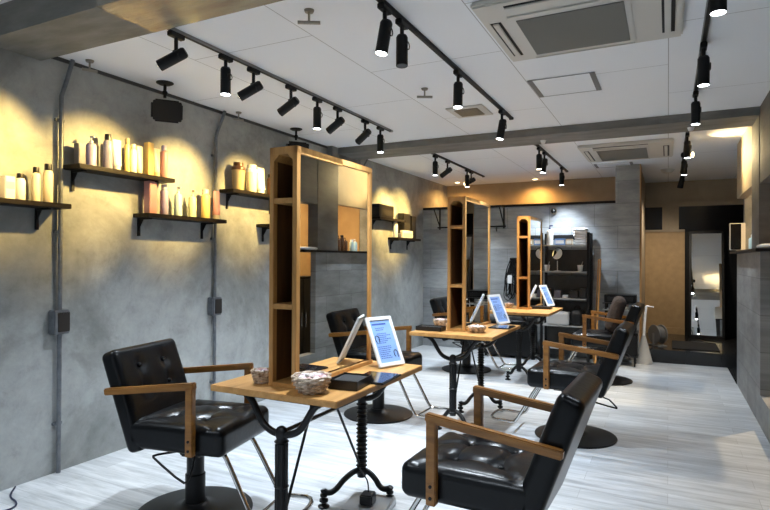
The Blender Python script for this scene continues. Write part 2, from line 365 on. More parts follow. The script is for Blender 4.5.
MB().lathe([(.03, 0), (.055, 0), (.06, -.006), (.045, -.008), (.03, -.002)]).build('rim', OFFW, t)
MB().cyl((0, 0, -.001), (0, 0, -.005), .042).build('lens', LENSW, t)
spot_light(t, (0, 0, -.02), (0, 0, -1), 50, (1, .50, .13), 160, 1)
for x, y, lab in [(-3.1, 8.8, 'warm downlight recessed beyond the back wall at the far left')]:
    t2 = copy_thing(t, (x, y, 2.61), 0, lab)
    spot_light(t2, (0, 0, -.02), (0, 0, -1), 26, (1, .50, .13), 160, 1)
t = thing('downlight', 'warm ceiling downlight in the side room behind the partition', 'lamp', (1.25, 6.1, 2.61))
MB().lathe([(.03, 0), (.055, 0), (.06, -.006), (.045, -.008), (.03, -.002)]).build('rim', OFFW, t)
MB().cyl((0, 0, -.001), (0, 0, -.005), .042).build('lens', LENSW, t)
spot_light(t, (0, 0, -.02), (0, 0, -1), 170, (1, .72, .38), 165, 1)
for x, lab in [(-1.12, 'small white round emergency light under the far beam at the centre'), (.18, 'small white round emergency light under the far beam near the right track')]:
    tag(MB().lathe([(0, -.03), (.018, -.03), (.024, -.015), (.03, 0), (0, 0)], (x, 5.74, 2.54)).build('emergency_light', WHITE), lab, 'light')

FN = [(-2.9, .9, 'added unseen fill spotlight nearest the left wall'), (-2.6, -.8, 'added unseen fill spotlight farthest back on the left'), (-1.3, .55, 'added unseen fill spotlight over the aisle'),
      (-1.2, -1.2, 'added unseen fill spotlight near the front wall'), (.2, .4, 'added unseen fill spotlight on the right')]
for x, y, lab in FN:  # out-of-view lamps added to brighten the room
    lamp(x, y, DN, lab, g, p=P_FRONT, size=105).location.z = 2.70
# ------------------------------------------------------------------ ceiling equipment
def cassette(x0, y0, w, d, label):
    t = thing('ceiling_air_conditioner', label, 'air conditioner', (x0, y0, 2.61))
    MB().box((0, 0, -.035), (w, d, 0), .01).build('panel', OFFW, t)
    a, b, c, e = w*.185, w*.725, .22, d-.10
    MB().box((a-.035, c-.05, -.042), (b+.03, e+.05, -.034), .003).build('grille_frame', OFFW, t)
    gm = MB().box((a, c, -.046), (b, e, -.04))
    for k in range(80): gm.box((a+(b-a)*k/80, c, -.047), (a+(b-a)*k/80+.003, e, -.045))
    gm.build('grille', GRILLE, t)
    for n_, q in (('near', (a-.02, .045, b+.02, .105)), ('far', (a-.02, d-.058, b+.02, d-.026)), ('left', (.04, c, .095, e-.01)), ('right', (w-.10, c, w-.04, e-.01))):
        MB().box((q[0], q[1], -.038), (q[2], q[3], -.0345)).build('air_slot', BLK, t)
        lv = MB()
        if n_ in ('near', 'far'): lv.box((q[0], q[1]+.012, -.045), (q[2], q[3]-.012, -.036), .003)
        else: lv.box((q[0]+.012, q[1], -.046), (q[0]+.042, q[3], -.036), .003)
        lv.build('louvre', OFFW, t)
    return t
cassette(-.87, 2.64, .94, .84, 'large white ceiling air conditioner with square grey grille nearest the camera')
cassette(-.90, 6.5, .95, 1.0, 'white ceiling air conditioner beyond the far beam')
def hatch(x0, y0, w, d, label):
    t = thing('access_panel', label, 'hatch', (x0, y0, 2.61))
    MB().box((0, 0, -.006), (w, d, 0), .002).build('panel', mat('hatch_white', (.83, .855, .885), .7), t)
    for x_ in (0, w-.035): MB().box((x_, 0, -.009), (x_+.035, d, -.005)).build('side_strip', mat('hatch_strip', (.15, .15, .15), .5), t)
    for y_ in (0, d-.006): MB().box((.03, y_, -.008), (w-.03, y_+.006, -.005)).build('edge_line', mat('hatch_line', (.25, .25, .25), .5), t)
hatch(-.89, 3.98, .45, .44, 'square ceiling access hatch with dark side strips beyond the big air conditioner')
hatch(-.88, 7.85, .47, .33, 'small ceiling access hatch beside the far column')
t = thing('ceiling_vent', 'square beige ventilation grille in the ceiling centre', 'vent', (-1.67, 4.42, 2.61))
MB().box((0, 0, -.012), (.32, .34, 0), .005).build('frame', OFFW, t)
gm = MB().box((.06, .06, -.016), (.26, .28, -.012))
for k in range(12): gm.box((.06, .06+k*.0183, -.020), (.26, .067+k*.0183, -.014))
gm.build('grille', mat('vent_beige', (.28, .235, .17), .6), t)
t = thing('smoke_detector', 'round white smoke detector on the ceiling near the far right track', 'detector', (-.01, 8.75, 2.61))
MB().lathe([(0, -.05), (.05, -.05), (.075, -.03), (.09, -.01), (.09, 0), (0, 0)]).build('cover', OFFW, t)
for x, y, lab in [(-1.63, 2.37, 'nickel ceiling hanger bar nearest the camera, between the two tracks'), (-1.61, 3.84, 'nickel ceiling hanger bar left of the ceiling vent'),
                  (-3.31, 2.36, 'nickel ceiling hanger bar in the corner beside the nearest conduit'), (-3.32, 3.77, 'nickel ceiling hanger bar in the corner beside the second conduit')]:
    t = thing('ceiling_hanger', lab, 'hanger', (x, y, 2.61))
    MB().lathe([(0, -.012), (.022, -.012), (.026, 0), (0, 0)]).build('flange', NICKEL, t)
    MB().cyl((0, 0, -.01), (0, 0, -.06), .006).build('stem', NICKEL, t)
    (MB().cyl((-.05, -.028, -.064), (.05, .028, -.064), .009) if x > -3 else MB().cyl((-.02, -.04, -.064), (.02, .04, -.064), .009)).build('bar', NICKEL, t)
def speaker(y, label):
    t = thing('ceiling_speaker', label, 'speaker', (-3.24, y, 2.61))
    MB().lathe([(0, -.016), (.04, -.016), (.06, -.006), (.06, 0), (0, 0)]).build('ceiling_plate', BLK, t)
    MB().cyl((0, 0, -.01), (0, 0, -.11), .011).sph((0, 0, -.075), .02).build('swivel_arm', BLK, t)
    R = Matrix.Translation((.01, .01, -.205)) @ Matrix.Scale(.92, 4) @ Matrix.Rotation(math.radians(-38), 4, 'Z') @ Matrix.Rotation(math.radians(12), 4, 'Y')
    MB().box((-.075, -.115, -.085), (.06, .115, .085), .03, R, 4).build('cabinet', BLK, t)
    MB().box((.055, -.105, -.075), (.068, .105, .075), .02, R, 3).build('grille', mat('speaker_cloth', (.015, .014, .013), .9), t)
speaker(2.90, 'black loudspeaker hanging from the ceiling over the shelves, nearest the camera')
speaker(4.50, 'black loudspeaker hanging near the left wall, behind the nearest mirror top')

# ------------------------------------------------------------------ conduits on the left wall
def conduit(y, yt, box, label):
    t = thing('electrical_conduit', label, 'conduit', (-3.43, y, 0))
    MB().tube([(.028, 0, 0.004), (.028, 0, 2.36), (.028, .02, 2.42), (.03, yt*.8, 2.55), (.032, yt, 2.607)], .0135, 12).build('pipe', ZINC, t)
    for z in (.3, 1.5, 2.2): MB().box((0, -.03, z), (.018, .03, z+.018), .002).cyl((.012, 0, z), (.012, 0, z+.018), .02).build('clamp', ZINC, t)
    b_ = MB().box((0, -.058, .87), (.065, .045, 1.02), .006).build('switch_box', ZINC, t)
    MB().box((.062, -.035, .885), (.070, .042, 1.005), .003).build('switch_plate', mat('dark_switch_plate', (.025, .022, .02), .35), b_)
conduit(2.235, .07, True, 'grey steel conduit with switch box on the left wall, nearest the camera')
conduit(3.585, .10, True, 'grey steel conduit with switch box on the left wall behind the near arm chair')
t = thing('electrical_conduit', 'short thin slanting conduit on the left wall under the far beam', 'conduit', (-3.43, 6.2, 2.2))
MB().tube([(.02, -.12, .15), (.02, -.05, .28), (.03, .05, .405)], .009, 8).build('pipe', ZINC, t)

# ------------------------------------------------------------------ wall shelves
def shelf(y0, y1, z, label, br=(0.12, .88)):
    t = thing('wall_shelf', label, 'shelf', (-3.43, y0, z), 0, 'dark wooden wall shelves')
    L = y1-y0
    MB().box((.001, 0, -.03), (.16, L, 0), .003).build('board', DARKW, t)
    for f_ in br:
        y = L*f_
        MB().box((.002, y-.01, -.16), (.012, y+.01, -.03)).box((.002, y-.01, -.042), (.13, y+.01, -.03)).prism([(0, 0), (.045, 0), (0, -.07)], .004, Matrix(((1, 0, 0, .01), (0, 0, 1, y-.002), (0, 1, 0, -.04), (0, 0, 0, 1)))).build('bracket', BLK, t)
    return t
shelf(1.42, 2.22, 1.675, 'dark wall shelf at the left edge of the photo, nearest the camera', (.15, .85))
shelf(2.267, 3.03, 1.935, 'high dark wall shelf with the longest row of bottles beneath the loudspeaker', (.08, .82))
shelf(2.79, 3.58, 1.665, 'low dark wall shelf with pastel bottles crossing the second conduit', (.06, .84))
shelf(3.655, 4.43, 1.935, 'high dark wall shelf holding white tubs left of the nearest mirror')
shelf(4.14, 4.92, 1.665, 'low empty dark wall shelf half hidden by the nearest mirror', (.12, .88))
shelf(6.35, 7.14, 1.885, 'high dark wall shelf with a black box beyond the nearest mirror')
shelf(6.90, 7.68, 1.640, 'low dark wall shelf with a tall dark case beyond the nearest mirror', (.1, .8))
def pm(name, c, rough=.35, tr=0):
    M = mat('product_'+name, c, rough)
    if tr: M.node_tree.nodes['Principled BSDF'].inputs['Transmission Weight'].default_value = tr
    return M
PW, PC = pm('white', (.80, .78, .74)), pm('cream', (.78, .68, .50))
PINK, LILAC, YEL, AQUA, GREEN = pm('pink', (.62, .30, .28)), pm('lilac', (.42, .36, .52)), pm('yellow', (.80, .58, .22)), pm('aqua', (.48, .62, .60)), pm('green', (.66, .66, .40))
BRN = pm('brown', (.10, .045, .02)); KHAKI = pm('khaki', (.46, .36, .20)); SLATE = pm('slate', (.12, .12, .16)); CLEAR = pm('clear_lilac', (.55, .52, .70), .1, .5)
def bottle(x, y, z, r, h, body, cap, label, kind='round', group=None, capc=None, cat='bottle', name='product_bottle', neck=.5):
    t = thing(name, label, cat, (x, y, z+.001), 0, group)
    ch = h*.16
    if kind == 'round':
        MB().lathe([(0, 0), (r*.93, 0), (r, .004), (r, h-ch-.018), (r*.85, h-ch-.006), (r*neck, h-ch), (0, h-ch)], n=24).build('body', body, t)
        MB().lathe([(0, h-ch), (r*.72, h-ch), (r*.72, h-.004), (r*.66, h), (0, h)], n=24).build('cap', cap, t)
    elif kind == 'tube':     # squeeze tube standing on its cap
        MB().lathe([(0, 0), (r*.8, 0), (r*.82, .002), (r*.82, ch), (0, ch)], n=24).build('cap', cap, t)
        tb = bmesh.new(); n = 24; rings = []
        for f_ in (0, .3, .6, .85, .96, 1):
            rx = r*(1-f_*.82); ry = r*(1+f_*.12)
            rings.append([tb.verts.new((rx*math.cos(2*PI*i/n), ry*math.sin(2*PI*i/n), ch+(h-ch)*f_)) for i in range(n)])
        for A_, B_ in zip(rings, rings[1:]):
            for i in range(n): tb.faces.new((A_[i], A_[(i+1) % n], B_[(i+1) % n], B_[i]))
        tb.faces.new(rings[0][::-1]); tb.faces.new(rings[-1])
        mb = MB(); mb._add(tb, None); mb.build('body', body, t)
    elif kind == 'box':
        MB().box((-r, -r, 0), (r, r, h), .003).build('carton', body, t)
        MB().box((r, -r*.8, h*.45), (r+.001, r*.8, h*.75)).build('printed_panel', cap, t, False)
    elif kind == 'pump':
        MB().lathe([(0, 0), (r, 0), (r, h*.68), (r*.8, h*.74), (r*.35, h*.77), (0, h*.77)], n=24).build('body', body, t)
        MB().cyl((0, 0, h*.76), (0, 0, h*.84), r*.38).cyl((0, 0, h*.84), (0, 0, h*.95), r*.12).box((-r*.2, -r*.2, h*.93), (r*1.0, r*.2, h), .003).build('pump', cap, t)
    elif kind == 'tub':
        MB().lathe([(0, 0), (r*.78, 0), (r*.8, .004), (r, h*.72), (0, h*.72)], n=28).build('body', body, t)
        MB().lathe([(0, h*.72), (r*1.04, h*.72), (r*1.06, h*.8), (r*1.04, h*.82), (r*.78, h*.86), (r*.72, h*.99), (0, h)], n=28).build('lid', cap, t)
    return t
X = -3.345
CAPB = mat('black_cap', (.006, .005, .005), .4)
gs = 'hair products on the nearest shelf'
bottle(X, 1.60, 1.675, .03, .15, PW, PC, 'white bottle at the far left end of the nearest shelf', 'round', gs)
bottle(X, 1.70, 1.675, .03, .16, PC, PW, 'cream bottle third from the left on the nearest shelf', 'box', gs)
bottle(X, 1.79, 1.675, .028, .14, PW, PC, 'short white box behind the photo edge on the nearest shelf', 'box', gs)
bottle(X, 1.885, 1.675, .028, .13, PW, PC, 'short plain white carton on the nearest shelf', 'box', gs)
bottle(X, 1.955, 1.675, .026, .155, PW, CAPB, 'short white bottle with round dark cap on the nearest shelf', 'round', gs)
bottle(X, 2.045, 1.675, .023, .205, PC, CAPB, 'slim cream bottle with dark cap, second from the right on the nearest shelf', 'round', gs)
bottle(X, 2.118, 1.675, .027, .235, PC, CAPB, 'tall cream bottle with black cap at the right end of the nearest shelf', 'round', gs)
gs = 'hair products on the high shelf'
bottle(X-.02, 2.335, 1.935, .025, .14, SLATE, SLATE, 'small dark box at the left end of the high shelf', 'box', gs)
bottle(X, 2.40, 1.935, .032, .20, LILAC, PW, 'broad white and lilac bottle second on the high shelf', 'pump', gs)
bottle(X, 2.522, 1.935, .028, .235, CLEAR, BLK2, 'clear lilac bottle with black cap on the high shelf', 'round', gs)
bottle(X, 2.59, 1.935, .03, .21, PW, PW, 'white squeeze tube beside the clear lilac bottle', 'tube', gs)
bottle(X, 2.672, 1.935, .019, .235, YEL, KHAKI, 'slim dark yellow bottle in the middle of the high shelf', 'round', gs)
bottle(X, 2.722, 1.935, .024, .205, PW, PC, 'glossy white bottle right of the slim yellow one', 'round', gs)
bottle(X, 2.775, 1.935, .022, .20, PC, PC, 'white tube with cream cap in the middle of the high shelf', 'tube', gs)
bottle(X, 2.853, 1.935, .025, .24, YEL, YEL, 'tall straight yellow carton on the high shelf', 'box', gs)
bottle(X, 2.918, 1.935, .028, .21, PC, GREEN, 'cream squeeze tube right of the tall yellow carton', 'tube', gs)
bottle(X, 2.99, 1.935, .027, .245, PINK, LILAC, 'tall pinkish bottle at the right end of the high shelf', 'round', gs)
gs = 'pastel bottles on the low shelf'
for y, r, h, b_, c_, k, lab in [(2.87, .032, .235, PINK, PINK, 'box', 'pink carton at the left end of the low pastel shelf'), (2.995, .03, .225, LILAC, PW, 'round', 'pale pink bottle second on the low pastel shelf'),
        (3.128, .03, .225, AQUA, PW, 'pump', 'pale aqua pump bottle on the low pastel shelf'), (3.272, .031, .215, GREEN, PC, 'pump', 'pale green pump bottle on the low pastel shelf'),
        (3.412, .035, .235, YEL, PC, 'round', 'yellow bottle just left of the second conduit on the low pastel shelf'), (3.535, .032, .235, PINK, PC, 'tube', 'pale pink tube right of the second conduit on the low pastel shelf')]:
    bottle(X, y, 1.665, r, h, b_, c_, lab, k, gs)
bottle(X, 3.80, 1.935, .058, .245, KHAKI, BRN, 'khaki tub with a brown lid on the high shelf left of the mirror', 'tub', 'tubs on the high shelf', cat='tub', name='product_tub')
bottle(X, 3.975, 1.935, .055, .25, PC, PW, 'white tub with a white lid beside the khaki tub', 'tub', 'tubs on the high shelf', cat='tub', name='product_tub')
bottle(X, 4.10, 1.935, .045, .24, PW, PW, 'tall white tube right of the white tub', 'tube', 'tubs on the high shelf', cat='tub', name='product_tube')
bottle(X, 4.24, 1.935, .032, .2, BRN, BLK2, 'brown bottle partly behind the nearest mirror on the high shelf', 'round', 'tubs on the high shelf')
def carton(name, a, b, M, label, cat, front=None, fm=None):
    t = thing(name, label, cat, ((a[0]+b[0])/2, (a[1]+b[1])/2, a[2]+.001))
    hx, hy, hz = (b[0]-a[0])/2, (b[1]-a[1])/2, b[2]-a[2]-.001
    MB().box((-hx, -hy, 0), (hx, hy, hz), .004).build('box_body', M, t)
    MB().box((hx, -hy*.8, hz*.15), (hx+.002, hy*.8, hz*.62)).build('front_label', fm or PC, t, False)
    MB().box((-hx*.8, -hy-.002, hz*.2), (hx*.8, -hy, hz*.75)).build('side_label', fm or PC, t, False)
    return t
DKBOX = mat('dark_brown_card', (.007, .005, .004), .4)
carton('product_box', (-3.40, 6.37, 1.885), (-3.29, 6.80, 2.05), DKBOX, 'long dark box with a pale picture on the high shelf beyond the mirror', 'box', fm=mat('dim_print', (.022, .018, .014), .4))
carton('product_box', (-3.41, 7.18, 1.640), (-3.32, 7.42, 1.99), DKBOX, 'tall dark case with pale lettering strip on the low far shelf', 'box', fm=mat('dim_print2', (.03, .026, .02), .4))
carton('product_box', (-3.41, 7.45, 1.640), (-3.32, 7.62, 1.97), DKBOX, 'second tall dark case at the right end of the low far shelf', 'box', fm=DKBOX)
carton('product_box', (-3.315, 7.05, 1.640), (-3.275, 7.40, 1.745), PW, 'low white printed box in front of the tall dark case', 'box', fm=PC)
bottle(X, 6.96, 1.640, .035, .235, PW, PC, 'white bottle left of the tall dark case on the low far shelf', 'round')
bottle(X+.04, 7.0, 1.640, .03, .07, SLATE, BLK2, 'small dark jar at the left end of the low far shelf', 'round', cat='jar', name='product_jar')

# ------------------------------------------------------------------ salon chairs
def make_chair(label):
    t = thing('salon_chair', label, 'chair', (0, 0, 0), 0, 'black leather salon chairs')
    base = MB().lathe([(0, 0), (.295, 0), (.30, .006), (.298, .012), (.26, .02), (.12, .032), (.075, .04), (.06, .055), (0, .055)], n=56).build('base_disc', IRON, t)
    MB().lathe([(.052, .05), (.052, .20), (.045, .205), (.045, .31), (0, .31)], n=28).build('column', IRON, t)
    MB().box((-.13, -.12, .355), (.15, .12, .395), .01).box((-.065, -.06, .30), (.065, .06, .36), .012).cyl((.05, 0, .325), (.1, 0, .325), .025).build('seat_mechanism', IRON, t)
    # seat
    dm = [(-.10, -.10), (-.10, .10), (.09, -.10), (.09, .10)]
    ln = [(-.10, -.10, .09, -.10), (-.10, .10, .09, .10), (-.10, -.10, -.10, .10), (.09, -.10, .09, .10), (-.2, -.22, -.10, -.10), (-.2, .22, -.10, .10), (.22, -.24, .09, -.10), (.22, .24, .09, .10), (.27, 0, .09, .10), (.27, 0, .09, -.10)]
    sm = MB(); sm._add(cushion(.565, .50, .145, dm, .04, .02, .03, ln, .016), Matrix.Translation((.033, 0, .457)))
    seat = sm.build('seat', LEATHER, t)
    for a, b in dm: MB().sph((.033+a, b, .457+.145/2-.005), .012, (1, 1, .5)).build('button', LEATHER, seat)
    # backrest
    th = math.atan2(.129, .353); Lb = .53; T = .10
    R = Matrix.Rotation(-th, 4, 'Y')        # tilts back
    mid = Vector((-.2245, 0, .635)); nrm = Vector((math.cos(th), 0, math.sin(th)))
    ctr = mid - nrm*T/2
    F = Matrix((Vector((-math.sin(th), 0, math.cos(th))), Vector((0, 1, 0)), Vector((math.cos(th), 0, math.sin(th))))).transposed().to_4x4(); F.translation = ctr
    F = F @ Matrix.Diagonal((1, 1, 1, 1))
    db = [(.03, -.095), (.03, .095), (.155, -.095), (.155, .095)]
    lb = [(.03, -.095, .155, -.095), (.03, .095, .155, .095)]
    bmm = MB(); bmm._add(cushion(Lb, .50, T, db, .032, .018, .028, lb, .012), F); bmesh.ops.recalc_face_normals(bmm.bm, faces=bmm.bm.faces[:])
    back = bmm.build('backrest', LEATHER, t)
    for a, b in db: MB().sph(F @ Vector((a, b, T/2-.005)), .012).build('button', LEATHER, back)
    # arms
    for s in (-1, 1):
        y0, y1 = s*.254, s*.288
        a = MB(); ang = math.atan2(.751-.692, .161+.331)
        RM = Matrix.Translation((.161+.02, 0, .751)) @ Matrix.Rotation(-ang, 4, 'Y')
        a.box((-.525, min(y0, y1), -.034), (0, max(y0, y1), 0), .005, RM)
        a.box((.138, min(y0, y1), .395), (.178, max(y0, y1), .727), .004)
        arm = a.build('armrest', ARMW, t)
        for z in (.425, .47): MB().cyl((.158, y1, z), (.158, y1+s*.003, z), .007, n=12).build('bolt', BLK, arm)
    # chrome footrest
    MB().tube([(.10, -.13, .38), (.25, -.135, .375), (.27, -.137, .36), (.41, -.15, .105), (.43, -.15, .082), (.48, -.15, .082), (.64, -.15, .088), (.64, .15, .088), (.48, .15, .082), (.43, .15, .082), (.41, .15, .105), (.27, .137, .36), (.25, .135, .375), (.10, .13, .38)], .0115, 12, smooth=2).tube([(.44, -.15, .082), (.44, .15, .082)], .009, 10).build('footrest', CHROME, t)
    # pump lever loop
    MB().tube([(.0, -.04, .335), (-.06, -.12, .345), (-.11, -.20, .35), (-.09, -.22, .345), (.14, -.30, .275), (.155, -.28, .28), (.13, -.20, .335), (.03, -.05, .335)], .006, 8, smooth=1).build('pump_lever', IRON, t)
    return t
rd = math.radians
c1 = make_chair('black tufted salon chair with wooden arms at the lower left, beside the nearest table')
c1.location = (-2.252, 2.238, 0); c1.rotation_euler = (0, 0, rd(10.3))
for x, y, a, lab in [(-2.245, 4.348, -2, 'black salon chair seen behind the nearest table and its mirror, on the left wall side'),
                     (-2.20, 6.60, 0, 'black salon chair behind the middle mirror, farthest on the left wall side'),
                     (-.651, 2.306, 178, 'black salon chair cut by the bottom edge of the photo, large in the right foreground'),
                     (-.633, 4.512, 178, 'black salon chair just behind the right foreground chair, facing the middle mirror'),
                     (-.645, 6.76, 177, 'black salon chair farthest on the right, with a brown cushion on it')]:
    cc = copy_thing(c1, (x, y, 0), rd(a), lab)
    if x > -1:
        for ch in cc.children:
            if ch.name.startswith('pump_lever'): ch.rotation_euler = (0, 0, rd(224))
BR = noise_mat('brown_fur', [(.3, (.010, .005, .003)), (.7, (.03, .014, .008))], 30, (1, 1, 1), .8, .8, 60)
cb = MB(); cb._add(cushion(.40, .34, .12, [], .065, 0, .03, (), .02, 16), Matrix.Translation((-.52, 6.76, .745)) @ Matrix.Rotation(rd(-72), 4, 'Y') @ Matrix.Rotation(rd(8), 4, 'X'))
tag(cb.build('cushion', BR), 'brown furry cushion leaning on the farthest right salon chair', 'cushion')

# ------------------------------------------------------------------ styling tables
def make_table(label, L=.90):
    t = thing('styling_table', label, 'table', (0, 0, 0), 0, 'oak styling tables')
    TX = .34
    MB().box((-TX, 0, .737), (TX, L, .765), .003).build('tabletop', OAK, t)
    for k, y in enumerate((.09, L-.07)):
        m_ = MB()
        m_.box((-.24, y-.03, .717), (.24, y+.03, .737), .002)
        for s in (-1, 1):   # curved fork arms
            m_.tube([(s*.215, y, .727), (s*.17, y, .70), (s*.135, y, .64), (s*.10, y, .59), (s*.05, y, .565), (0, y, .56)], .016, 10, smooth=2)
        m_.sph((0, y, .565), .032, (1, .8, 1.1))
        m_.cyl((0, y, .12), (0, y, .55), .024, n=20)
        if k: 
            for q in range(17): m_.lathe([(.023, -.009), (.033, 0), (.023, .009)], (0, y, .16+q*.023), n=18)
        else:
            for q in range(8): m_.cyl((.024*math.cos(q*PI/4), y+.024*math.sin(q*PI/4), .15), (.024*math.cos(q*PI/4), y+.024*math.sin(q*PI/4), .52), .006, n=8)
            for z in (.15, .33, .53): m_.lathe([(.02, -.012), (.034, 0), (.02, .012)], (0, y, z), n=18)
        m_.sph((0, y, .15), .036, (1, .8, .9))
        for sg, dy in ((-.62, -.20 if k else 0), (.9, 0 if k else -.06)):
            m_.tube([(0, y, .16), (sg*.05, y+dy*.2, .155), (sg*.10, y+dy*.5, .12), (sg*.125, y+dy*.7, .085), (sg*.155, y+dy*.9, .072), (sg*.20, y+dy, .085), (sg*.205, y+dy, .095)], .016, 10, smooth=2)
        m_.build('leg_frame', IRON, t)
        for sg, dy in ((-.62, -.20 if k else 0), (.9, 0 if k else -.06)):
            MB().lathe([(0, 0), (.030, 0), (.032, .008), (.014, .016), (.011, .024), (.024, .032), (.024, .044), (.011, .050), (.011, .054), (.02, .060), (.02, .070), (0, .076)], (sg*.198, y+dy, 0), n=18).build('levelling_foot', IRON, t)
    MB().box((-.24, .06, .718), (-.22, L-.06, .737)).box((.22, .06, .718), (.24, L-.06, .737)).build('side_rail', IRON, t)
    MB().tube([(0, .09, .145), (0, .30, .57)], .007, 8).tube([(0, L-.07, .16), (0, L-.34, .57)], .007, 8).tube([(0, .09, .57), (0, L-.07, .57)], .010, 8).tube([(0, .30, .57), (0, .36, .73)], .007, 8).tube([(0, L-.34, .57), (0, L-.40, .73)], .007, 8).build('brace_rods', IRON, t)
    return t
TXC = -1.53
t1 = make_table('oak styling table on black iron legs nearest the camera'); t1.location = (-1.545, 1.96, 0)
t2 = copy_thing(t1, (-1.51, 4.11, 0), 0, 'oak styling table in the middle of the row')
t3 = copy_thing(t1, (-1.48, 6.17, 0), 0, 'oak styling table farthest from the camera')

# ------------------------------------------------------------------ mirrors with shelf ends
def make_mirror(label):
    t = thing('mirror_unit', label, 'mirror', (0, 0, 0), 0, 'oak framed mirror units with shelf niches')
    H = 1.09; w = .076; D = .40; LL = .715; D0 = .03
    st = MB().box((-w, 0, 0), (-w+.024, D0, H), .002).box((w-.024, 0, 0), (w, D0, H), .002).box((-w, 0, H-.035), (w, D, H), .002)
    MB().box((-w+.016, D0, 0), (-w+.024, D, H-.03)).box((w-.024, D0, 0), (w-.016, D, H-.03)).box((-w+.016, D-.012, 0), (w-.016, D, H-.03)).build('shaded_niche_sides', OAK_SHADE, t, False)  # inner panels, coloured dark to stand for shade deep in the niche
    for s in (-1, 1):       # clipped corners of the top niche
        st.prism([(0, 0), (.028, 0), (0, .028)], D-.02, Matrix(((-s, 0, 0, s*(w-.024)), (0, 0, 1, .001), (0, -1, 0, H-.035), (0, 0, 0, 1))))
    st.build('shelf_column', OAKX, t)
    for z in (.365, .845): MB().box((-w+.024, .002, z-.012), (w-.024, D-.012, z+.012), .001).build('niche_shelf', OAK, t)
    MB().box((-w+.024, .0, 0), (w-.024, D-.012, .02)).build('niche_floor', OAK, t)
    MB().box((-w, D0, H-.03), (w, LL, H), .002).box((-w, LL-.028, 0), (w, LL, H-.03), .002).box((w-.018, D0, 0), (w+.008, LL+.004, .020), .002).box((-w-.008, D0, 0), (-w+.018, LL+.004, .020), .002).build('frame', OAKX, t)
    for s in (-1, 1):
        MB().box((s*(w-.014), D0, .028), (s*(w-.008), LL-.028, H-.03)).build('mirror_glass', MIRROR, t, False)
    MB().box((-w+.016, D, .028), (w-.016, LL-.028, H-.03)).build('core_board', OAK, t, False)
    return t
mu = make_mirror('oak framed mirror unit standing on the nearest table'); mu.location = (-1.558, 2.066, .7655)
copy_thing(mu, (-1.533, 4.33, .7655), 0, 'oak framed mirror unit standing on the middle table')
copy_thing(mu, (-1.515, 6.61, .7655), 0, 'oak framed mirror unit standing on the farthest table')

# ------------------------------------------------------------------ picture frames leaning on the mirrors
def make_pframe(label):
    t = thing('picture_frame', label, 'frame', (0, 0, 0), 0, 'white framed notices leaning on the mirrors')
    Wd, Hh, th = .19, .282, math.atan2(.12, .255)
    # local frame: x = out of the mirror, y = along it, z up; leans towards -x
    ax = Vector((-math.sin(th), 0, math.cos(th))); nx = Vector((math.cos(th), 0, math.sin(th)))
    F = Matrix((Vector((0, 1, 0)), ax, nx)).transposed().to_4x4()
    b = .022
    MB().box((-Wd/2, 0, 0), (-Wd/2+b, Hh, .014), .003, F).box((Wd/2-b, 0, 0), (Wd/2, Hh, .014), .003, F).box((-Wd/2, 0, 0), (Wd/2, b, .014), .003, F).box((-Wd/2, Hh-b, 0), (Wd/2, Hh, .014), .003, F).box((-Wd/2+.004, .004, 0), (Wd/2-.004, Hh-.004, .006), 0, F).build('frame', WHITE, t)
    pg = MB().box((-Wd/2+b, b, .006), (Wd/2-b, Hh-b, .009), 0, F).build('notice_page', PAGE, t, False)
    ink = MB(); R_ = random.Random(3)
    ink.box((-.062, Hh-.048, .009), (.040, Hh-.038, .0096), 0, F)
    for k in range(17):
        y = Hh-.064-k*.0105
        if k in (2, 9): continue
        x0 = -.045 if k < 8 else -.062; x1 = x0 + R_.uniform(.05, .095)
        x = x0
        while x < x1:
            w_ = R_.uniform(.006, .016); ink.box((x, y-.004, .009), (min(x+w_, .07), y, .0095), 0, F); x += w_+.003
    ink.build('text_lines', INK, pg, False)
    fg = MB()
    for cx, cy in ((-.052, .155), (.052, .066)):
        fg.tube([F @ Vector((cx+.014*math.cos(a*PI/6), cy+.020*math.sin(a*PI/6), .0098)) for a in range(-1, 9)], .0022, 6)
        fg.box((cx+.009, cy-.022, .009), (cx+.014, cy-.002, .0098), 0, F)
    fg.build('drawn_figures', INKD, pg, False)
    MB().box((-.02, Hh*.1, -.004), (.02, Hh*.7, 0), 0, F).build('backing_strut', WHITE, t)
    return t
pf = make_pframe('white framed blue notice leaning on the nearest mirror'); pf.location = (-1.333, 2.735, .768); pf.rotation_euler = (0, 0, rd(-20))
copy_thing(pf, (-1.315, 4.98, .768), rd(-20), 'white framed blue notice leaning on the middle mirror')
copy_thing(pf, (-1.30, 7.17, .768), rd(-16), 'white framed blue notice leaning on the farthest mirror')

# ------------------------------------------------------------------ things on the tables
def tray(x, y, rz, label, lx=.13, ly=.15, h=.042):
    t = thing('black_tray', label, 'tray', (x, y, .766), rz)
    MB().box((-lx/2, -ly/2, 0), (lx/2, ly/2, .006), .002).box((-lx/2, -ly/2, 0), (-lx/2+.006, ly/2, h), .002).box((lx/2-.006, -ly/2, 0), (lx/2, ly/2, h), .002).box((-lx/2, -ly/2, 0), (lx/2, -ly/2+.006, h), .002).box((-lx/2, ly/2-.006, 0), (lx/2, ly/2, h), .002).build('tray_body', BLK2, t)
    MB().box((-lx/2+.008, -ly/2+.008, .006), (lx/2-.008, ly/2-.008, h*.85), .004).build('lining', mat('dark_lining', (.008, .008, .009), .7), t)
tray(-1.30, 2.235, rd(6), 'black tray next to the wicker basket on the nearest table', .145, .17)
tray(-1.735, 4.29, 0, 'black tray at the left of the middle mirror unit', .22, .12, .035)
tray(-1.33, 6.78, 0, 'black tray in front of the farthest notice', .22, .14, .03)
